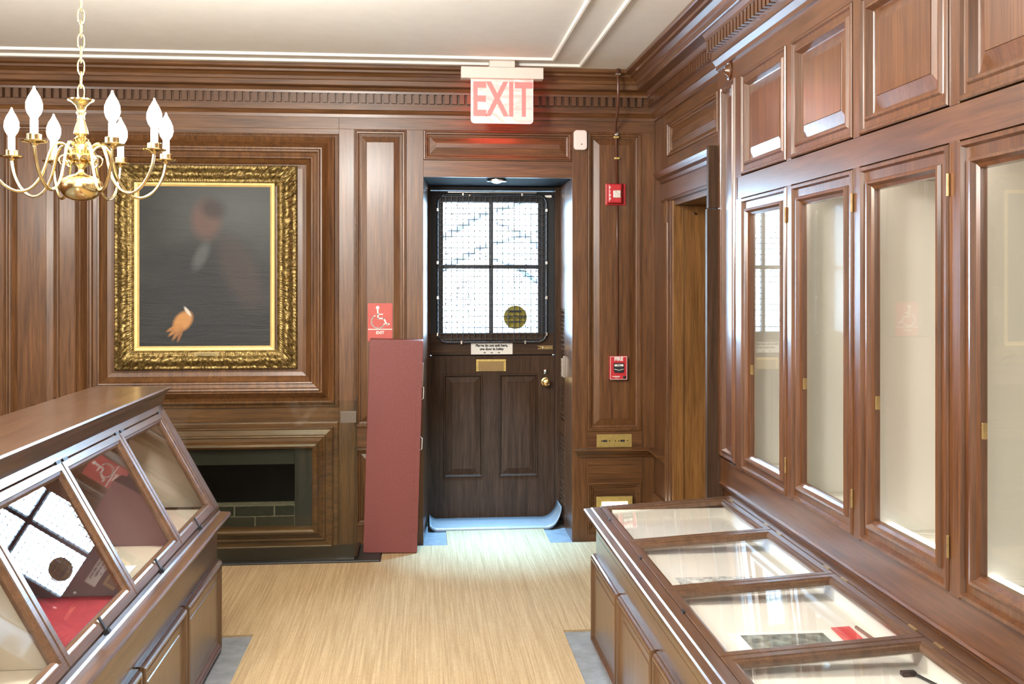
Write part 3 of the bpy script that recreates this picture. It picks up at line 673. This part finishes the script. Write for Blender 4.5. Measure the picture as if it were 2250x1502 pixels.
# exhibits
tag(MB().box(.89, 1.165, 3.275, 3.455, .5605, .5630).build('print', plain('grey_engraving', (.50, .52, .50), .7, var=.6, scale=38)), 'pale grey engraving lying in the second bay of the low glass case', 'print')
pr = thing('print', 'dark green-grey photograph with white border lying in the third bay of the low case', 'print', (1.07, 2.79, .5605))
MB().box(.905, 1.215, 2.68, 2.895, .5605, .5630).build('sheet', 'paper', pr)
MB().box(.935, 1.185, 2.69, 2.872, .5630, .5636).build('image', plain('photo_image', (.17, .20, .18), .5, var=.9, scale=26), pr)
rb = MB().poly(lambda a, b, c: (a, b, c), [(1.225, 2.905), (1.285, 2.912), (1.275, 2.69), (1.215, 2.69)], .5640, .5665)
tag(rb.build('ribbon', plain('bright_red', (.62, .05, .05), .6)), 'bright red strip lying beside the photograph in the low glass case', 'ribbon')
tag(MB().tube([(1.303, 2.905, .5655), (1.312, 2.72, .5655)], .005, 8).build('rod', plain('rod_brown', (.25, .13, .10), .5)), 'thin brown rod lying beside the red strip in the low glass case', 'rod')
tg = thing('metal_clip', 'small dark metal clip with a pin in the nearest bay of the low glass case', 'clip', (1.29, 2.535, .5605))
MB().box(1.265, 1.305, 2.535, 2.555, .5605, .573).build('body', 'black', tg, bevel=.003); MB().tube([(1.302, 2.535, .566), (1.325, 2.46, .565)], .004, 8).build('pin', 'black', tg)
tag(MB().box(-1.14, -.965, 3.30, 3.52, .6325, .636).build('card', 'paper'), 'white card lying in the second bay of the tall sloping case', 'card')
# ================================================================== CHANDELIER
CX, CY = -1.150, 3.520
ch = thing('chandelier', 'brass chandelier with eight lit candle bulbs hanging on a chain over the tall case', 'chandelier', (CX, CY, 1.88))
MB().lathe([(.003, 1.877), (.022, 1.879), (.042, 1.886), (.058, 1.898), (.067, 1.913), (.070, 1.927), (.067, 1.941), (.056, 1.954), (.038, 1.963), (.020, 1.968), (.012, 1.974), (.010, 1.984), (.014, 1.990), (.026, 2.000), (.029, 2.006), (.022, 2.012)], (CX, CY, 0), 32).build('bowl', 'brass', ch, smooth=True)
MB().lathe([(.022, 2.010), (.044, 2.014), (.048, 2.022), (.048, 2.030), (.040, 2.036), (.026, 2.040)], (CX, CY, 0), 28).build('hub', 'brass', ch, smooth=True)
MB().lathe([(.026, 2.036), (.028, 2.050), (.020, 2.062), (.016, 2.070), (.024, 2.078), (.026, 2.086), (.018, 2.092), (.014, 2.098), (.024, 2.106), (.022, 2.116), (.013, 2.150), (.012, 2.170), (.016, 2.176), (.016, 2.182), (.013, 2.186), (.018, 2.200), (.030, 2.212), (.043, 2.218), (.044, 2.222), (.010, 2.224)], (CX, CY, 0), 24).build('stem', 'brass', ch, smooth=True)
def link(cz, turn, nm='chain_link'):
    pts = []
    for k in range(14):
        a = 2 * PI * k / 14; u = .0105 * math.sin(a); v = .023 * math.cos(a) + (.004 if math.cos(a) > 0 else -.004)
        pts.append((u * math.cos(turn), u * math.sin(turn), v))
    o = MB().tube(pts, .0032, 6, closed=True).build(nm, 'brass', ch, smooth='all', raw=True)
    o.location = (0, 0, cz - 1.88); return o
z = 2.246; l0 = None; k = 0; lk = []
while z < 2.86:
    if k < 2: lk.append(link(z, .5 + k * PI / 2))
    else: o = clone(lk[k % 2], ch); o.location = (0, 0, z - 1.88)
    z += .043; k += 1
MB().lathe([(.06, 2.874), (.058, 2.862), (.03, 2.846), (.010, 2.838)], (CX, CY, 0), 24).build('ceiling_rose', 'brass', ch, smooth=True)
# one arm built along local +x, then turned copies
arm_path = [(.030, .142), (.040, .170), (.056, .186), (.074, .188), (.090, .176), (.102, .150), (.114, .110), (.130, .070), (.155, .036), (.185, .020), (.215, .022), (.245, .040), (.270, .072), (.287, .110), (.295, .150)]
def smooth_path(p, n=4):
    out = []
    for i in range(len(p) - 1):
        p0, p1, p2, p3 = p[max(i - 1, 0)], p[i], p[i + 1], p[min(i + 2, len(p) - 1)]
        for k in range(n):
            t = k / n
            out.append(tuple(.5 * (2 * b + (c - a) * t + (2 * a - 5 * b + 4 * c - d) * t * t + (3 * b - a - 3 * c + d) * t ** 3) for a, b, c, d in zip(p0, p1, p2, p3)))
    return out + [p[-1]]
yaw = math.radians(18.1)
arm = MB().tube([(r, 0, h) for r, h in smooth_path(arm_path)], .0052, 8).build('arm', 'brass', ch, smooth='all', raw=True)
ax_ = .295
MB().lathe([(.008, .146), (.012, .152), (.036, .157), (.039, .161), (.024, .162), (.022, .164), (.022, .180), (.020, .182), (.013, .182)], (ax_, 0, 0), 24).build('drip_pan', 'brass', arm, smooth=True, raw=True)
MB().lathe([(.012, .180), (.012, .226), (.010, .228)], (ax_, 0, 0), 14).build('candle_sleeve', 'sleeve', arm, smooth=True, raw=True)
MB().lathe([(.009, .226), (.012, .234), (.020, .246), (.0245, .262), (.0235, .280), (.017, .298), (.009, .312), (.004, .322), (.002, .330)], (ax_, 0, 0), 18).build('bulb', 'bulb', arm, smooth='all', raw=True)
for k in range(8):
    a = arm if k == 0 else clone(arm, ch)
    a.rotation_euler = (0, 0, math.radians(-72 + 45 * k - (14 if k in (1, 5) else 0)) + yaw)
    sp = [(.048 + .020 * math.cos(t) * (1 - t / 9), 0, .136 + .020 * math.sin(t) * (1 - t / 9)) for t in [i * .5 - 1.2 for i in range(13)]]
    if k == 0: s0 = MB().tube(sp, .0032, 6).build('scroll', 'brass', ch, smooth='all', raw=True); s_ = s0
    else: s_ = clone(s0, ch)
    s_.rotation_euler = (0, 0, math.radians(-49.5 + 45 * k) + yaw)

# ================================================================== SIGNS, ALARMS, PLATES
ex = thing('exit_sign', 'white ceiling-hung exit sign with glowing red letters above the exit door', 'exit sign', (.466, 5.75, ZC))
MB().box(.39, .535, 5.70, 5.80, 2.832, ZC).build('stem', 'sign_grey', ex, bevel=.002)
MB().box(.228, .702, 5.715, 5.785, 2.770, 2.836).build('housing', 'sign_grey', ex, bevel=.004)
FE = lambda a, b, c: (a, 5.746 - c, b)
rp = .018; pp = [(.288, 2.775)]
for k in range(5): t = math.radians(180 + 22.5 * k); pp.append((.288 + rp + rp * math.cos(t), 2.519 + rp + rp * math.sin(t)))
for k in range(5): t = math.radians(270 + 22.5 * k); pp.append((.642 - rp + rp * math.cos(t), 2.519 + rp + rp * math.sin(t)))
pp.append((.642, 2.775))
def mirror_mat():
    m, nt, p = new_mat('sign_mirror')
    setp(p, Base_Color=(.90, .84, .83), Metallic=.45, Roughness=.12); p.inputs['Emission Color'].default_value = (1, .40, .38, 1); p.inputs['Emission Strength'].default_value = .08
    bump(nt, p, noise(nt, (5, 5, 13), 1, 1, .4, 1.2), .5, .02); return m
pn = MB().poly(FE, pp, -.003, .003).build('panel', mirror_mat(), ex, bevel=.001)
MB().tube([FE(a, b, 0) for a, b in pp], .0032, 6).build('edge_glow', emit('edge_glow', (1.0, .55, .52), 1.6), pn)
text('letters', 'EXIT', FE, .466, 2.645, .275, .0035, 'exit_letter', pn, .0005, .006, sx=.62)
rl = bpy.data.lights.new('exit_lamp', 'AREA'); rl.shape = 'RECTANGLE'; rl.size = .30; rl.size_y = .06; rl.energy = 1.7; rl.color = (1, .05, .04)
ro = bpy.data.objects.new('exit_lamp', rl); C.objects.link(ro); ro.parent = ex; ro.location = (0, .05, -.112)
ro.rotation_euler = (math.radians(35), 0, 0)

FP_ = lambda a, b, c: (a, YB + .004 - c, b)
ws = thing('wheelchair_sign', 'red square accessible-exit sign with white wheelchair symbol left of the door', 'sign', (-.247, YB + .004, 1.36))
MB().fbox(FP_, -.322, -.172, 1.245, 1.476, 0, .004).build('plate', 'signred', ws, bevel=.001)
sm = MB()
def W_(u, v): return (-.322 + u * .150, 1.476 - v * .231)
sm.poly(FP_, [(W_(.40, .115)[0] + .0105 * math.cos(t * PI / 6), W_(.40, .115)[1] + .0105 * math.sin(t * PI / 6)) for t in range(12)], .004, .0048)
sm.stroke(FP_, [W_(.40, .17), W_(.42, .40), W_(.64, .40), W_(.78, .57), W_(.86, .545)], .0085, .004, .0048)
sm.stroke(FP_, [W_(.41, .29), W_(.60, .29)], .007, .004, .0048)
sm.stroke(FP_, [(W_(.42, .48)[0] + .040 * math.cos(math.radians(t)), W_(.42, .48)[1] + .040 * math.sin(math.radians(t))) for t in range(118, 350, 14)], .007, .004, .0048)
sm.stroke(FP_, [W_(.03, .685), W_(.97, .685)], .005, .004, .0048)
sm.build('symbol', 'paper', ws)
text('lettering', 'EXIT', FP_, -.247, W_(0, .775)[1], .024, .0046, 'paper', ws, .0003, .0008)

se = thing('motion_sensor', 'small white rounded sensor high on the wall right of the exit door', 'sensor', (.978, YB, 2.48))
pp2 = []
for cx, cz, a in ((1.020 - .02, 2.54 - .02, 0), (.937 + .02, 2.54 - .02, 90), (.937 + .02, 2.418 + .02, 180), (1.020 - .02, 2.418 + .02, 270)):
    for k in range(5): t = math.radians(a + 22.5 * k); pp2.append((cx + .02 * math.cos(t), cz + .02 * math.sin(t)))
MB().poly(FB, pp2, 0, .032).build('case', 'white', se, bevel=.006, smooth=True)
MB().lathe([(.004, 0), (.003, .002)], (.985, YB - .032, 2.452), 10, 'y').build('lens', 'ink', se)
cd = thing('conduit_pipe', 'thin brown conduit running down the wall beside the door to the fire alarm', 'pipe', (1.2, YB, 2.0))
MB().tube([(1.168, 5.880, 2.874), (1.168, 5.880, 2.80), (1.170, 5.885, 2.70), (1.176, 5.93, 2.63), (1.186, 6.03, 2.58), (1.195, 6.105, 2.54), (1.203, 6.118, 2.50), (1.210, 6.120, 2.20)], .0085, 10).tube([(1.210, 6.122, 2.21), (1.212, 6.1235, 1.90), (1.214, 6.1235, 1.14)], .0065, 10).build('pipe', 'conduit', cd, smooth='all')
for xx, zz in ((1.204, 2.500), (1.209, 2.37), (1.168, 2.84)): MB().box(xx - .016, xx + .016, (5.872 if zz > 2.8 else 6.106), (5.895 if zz > 2.8 else 6.130), zz - .006, zz + .006).build('strap', 'brass2' if zz < 2.8 else 'chrome', cd, bevel=.002)
MB().lathe([(.012, 0), (.012, .006), (.004, .008)], (1.204, 6.112, 2.52), 10, 'y').build('screw', 'chrome', cd)
st = thing('alarm_strobe', 'red wall fire-alarm strobe with square lens above the pull station', 'alarm', (1.2, YB, 2.146))
MB().fbox(FB, 1.138, 1.264, 2.080, 2.214, -.008, .012).build('back_plate', 'red', st, bevel=.004)
MB().add([FB(a, b, c) for a, b, c in ((1.140, 2.084, .012), (1.252, 2.084, .012), (1.252, 2.214, .012), (1.140, 2.214, .012), (1.148, 2.092, .058), (1.226, 2.092, .058), (1.226, 2.206, .058), (1.148, 2.206, .058))],
         [(0, 1, 2, 3), (4, 5, 6, 7), (0, 1, 5, 4), (1, 2, 6, 5), (2, 3, 7, 6), (3, 0, 4, 7)]).build('horn', 'red', st, bevel=.006)
MB().fbox(FB, 1.176, 1.222, 2.122, 2.168, .056, .066).build('lens', plain('clear_lens', (.75, .72, .66), .15, var=.35, scale=90), st, bevel=.004)
for i, c_ in enumerate('FIRE'): text('lettering', c_, FB, 1.156, 2.182 - i * .022, .020, .0590, 'paper', st, .0004, .0008)
pu = thing('fire_pull_station', 'red fire-alarm pull station with black pull bar on the panel right of the door', 'alarm', (1.215, YB, 1.075))
FQ = lambda a, b, c: (a, YB - .0 - c, b)
MB().fbox(FQ, 1.160, 1.269, 1.002, 1.148, -.006, .036).build('box', 'red', pu, bevel=.004)
MB().panel(FQ, 1.162, 1.267, 1.004, 1.146, [(0, .0362), (.0025, .0362)], fill=False).build('border', 'paper', pu)
text('lettering', 'FIRE', FQ, 1.2145, 1.129, .030, .0366, 'paper', pu, .0004, .0014)
MB().poly(FQ, [(1.182, 1.106), (1.247, 1.106), (1.247, 1.058), (1.240, 1.046), (1.189, 1.046), (1.182, 1.058)], .036, .044).build('handle', 'ink', pu, bevel=.002)
MB().fbox(FQ, 1.187, 1.242, 1.086, 1.098, .044, .047).build('grip', 'paper', pu); text('lettering', 'PULL', FQ, 1.2145, 1.092, .010, .0475, 'ink', pu, .0003, .0004)
MB().stroke(FQ, [(1.187, 1.068), (1.215, 1.062), (1.242, 1.068)], .003, .044, .045).fbox(FQ, 1.184, 1.222, 1.020, 1.025, .036, .0368).fbox(FQ, 1.176, 1.181, 1.019, 1.026, .036, .0368).fbox(FQ, 1.190, 1.214, 1.013, 1.015, .036, .0368).build('marking', 'paper', pu)
MB().lathe([(.010, 0), (.010, .003), (.004, .005)], (1.250, YB - .036, 1.018), 12, 'y').build('lock', 'ink', pu)
sh = thing('shelf_moulding', 'narrow oak shelf moulding below the brass socket plate right of the door', 'moulding', (1.2, YB, .55))
SH = [(0, .522), (.010, .522), (.016, .534), (.034, .548), (.040, .560), (.060, .566), (.062, .576), (0, .576)]
MB().extr(FB, SH, .985, XR, m0=-1, m1=-1).build('ledge', 'oak_x', sh)
MB().extr(FR, SH, 5.83, YB, m1=-1).build('ledge', 'oak_y', sh)
so = thing('socket_plate', 'wide brass socket plate with two outlets right of the exit door', 'socket', (1.19, YB, .62))
MB().fbox(FB, 1.083, 1.304, .581, .662, 0, .004).build('plate', 'brass2', so, bevel=.0015)
for xx in (1.135, 1.245): MB().fbox(FB, xx - .014, xx + .014, .615, .627, .004, .0048).build('slot', 'ink', so)
for xx in (1.115, 1.163, 1.200, 1.222, 1.278): MB().lathe([(.005, 0), (.003, .002)], (xx, YB - .004, .621), 10, 'y').build('screw', 'brass', so)
nl = thing('brass_lamp_plate', 'brass plate with lit white lens low on the wall behind the low case', 'lamp', (1.19, YB, .18))
MB().fbox(FB, 1.080, 1.306, .06, .278, -.006, .016).build('plate', 'brass2', nl, bevel=.002)
MB().fbox(FB, 1.112, 1.274, .10, .247, .016, .020).build('lens', 'lens', nl, bevel=.006)
nt_ = thing('door_notice', 'small white paper notice with black lettering on the exit door below the window', 'notice', (.476, YD, 1.155))
MB().fbox(FD, .336, .617, 1.117, 1.194, .002, .0032).build('sheet', 'paper', nt_)
text('lettering', 'Please do not exit here,', FD, .476, 1.176, .0225, .0036, 'ink', nt_, .0002, .0013); text('lettering', 'use door in lobby', FD, .476, 1.153, .0225, .0036, 'ink', nt_, .0002, .0013)
for xx in (.428, .476, .524):
    MB().fbox(FD, xx - .009, xx + .001, 1.1265, 1.1305, .0032, .0038).poly(FD, [(xx, 1.1230), (xx + .009, 1.1285), (xx, 1.1340)], .0032, .0038).build('arrow', 'ink', nt_)
sk = thing('round_sticker', 'round yellow caution sticker on the lower right window pane of the door', 'sticker', (.638, YD, 1.366))
MB().poly(FD, [(.638 + .080 * math.cos(2 * PI * t / 40), 1.366 + .080 * math.sin(2 * PI * t / 40)) for t in range(40)], -.0195, -.0185).build('disc', 'yellow', sk)
text('lettering', 'CAUTION', FD, .638, 1.366, .036, -.0180, 'ink', sk, .0002, .0008, sx=.80)
for zz, w_ in ((1.405, .04), (1.335, .035)): MB().fbox(FD, .638 - w_, .638 + w_, zz - .006, zz + .006, -.0185, -.0180).build('print_line', 'ink', sk)

# ================================================================== LEANING MAROON BOX
mk = thing('maroon_cabinet', 'tall narrow maroon box leaning against the wall beside the exit door', 'cabinet', (-.183, 5.92, .0142), rot=(0, math.radians(1.7), 0))
MB().box(-.155, .158, 0, .16, 0, 1.250).build('body', 'maroon', mk, bevel=.004, raw=True)
MB().box(.128, .160, -.003, .0, .004, 1.246).build('edge_strip', 'maroon', mk, bevel=.001, raw=True)
for z0, z1 in ((.98, 1.12), (.90, .98), (.60, .68)):
    MB().tube([(.158, .03, z1), (.170 if z1 < 1.1 else .163, .03, z1 - .008), (.170 if z1 < 1.1 else .163, .03, z0 + .008), (.158, .03, z0)], .0028, 8).build('handle', 'white', mk, smooth='all', raw=True)

# ================================================================== OUTSIDE THE DOOR
struct(MB().box(-12, 14, 6.95, 40, -.30, -.12), 'pavement', 'paving')
def tree(x, y, h, seed, label):
    rnd = random.Random(seed)
    t = thing('street_tree', label, 'tree', (x, y, -.12))
    tk = MB().tube([(x, y, -.12), (x + .1, y, h * .3), (x - .05, y + .1, h * .55), (x + .15, y, h * .8)], [.16, .12, .09, .04], 8)
    for k in range(7):
        a = rnd.uniform(0, 2 * PI); z = h * rnd.uniform(.3, .7); L = rnd.uniform(.8, 1.5)
        tk.tube([(x, y, z), (x + L * .5 * math.cos(a), y + L * .5 * math.sin(a), z + .4), (x + L * math.cos(a), y + L * math.sin(a), z + .6)], [.05, .035, .015], 6)
    tk.build('trunk', 'bark', t)
    lf_ = MB(); n_ = 0
    for k in range(16):
        cc = Vector((x + rnd.gauss(0, .55), y + rnd.gauss(0, .5), h * .60 + rnd.gauss(0, .75)))
        for q in range(330):
            c = cc + Vector((rnd.gauss(0, .10), rnd.gauss(0, .10), rnd.gauss(0, .17)))
            u = Vector((rnd.gauss(0, 1), rnd.gauss(0, 1), rnd.gauss(0, 1))).normalized(); v = u.orthogonal().normalized(); s = rnd.uniform(.008, .019)
            lf_.add([c - u * s, c + v * s * .5, c + u * s, c - v * s * .5], [(0, 1, 2, 3)])
    lf_.build('foliage', 'leaf', t, kind='stuff')
tree(.05, 12.5, 3.4, 5, 'leafy tree seen through the left panes of the exit door')
tree(2.05, 15.5, 3.0, 8, 'smaller tree seen low through the right panes of the exit door')
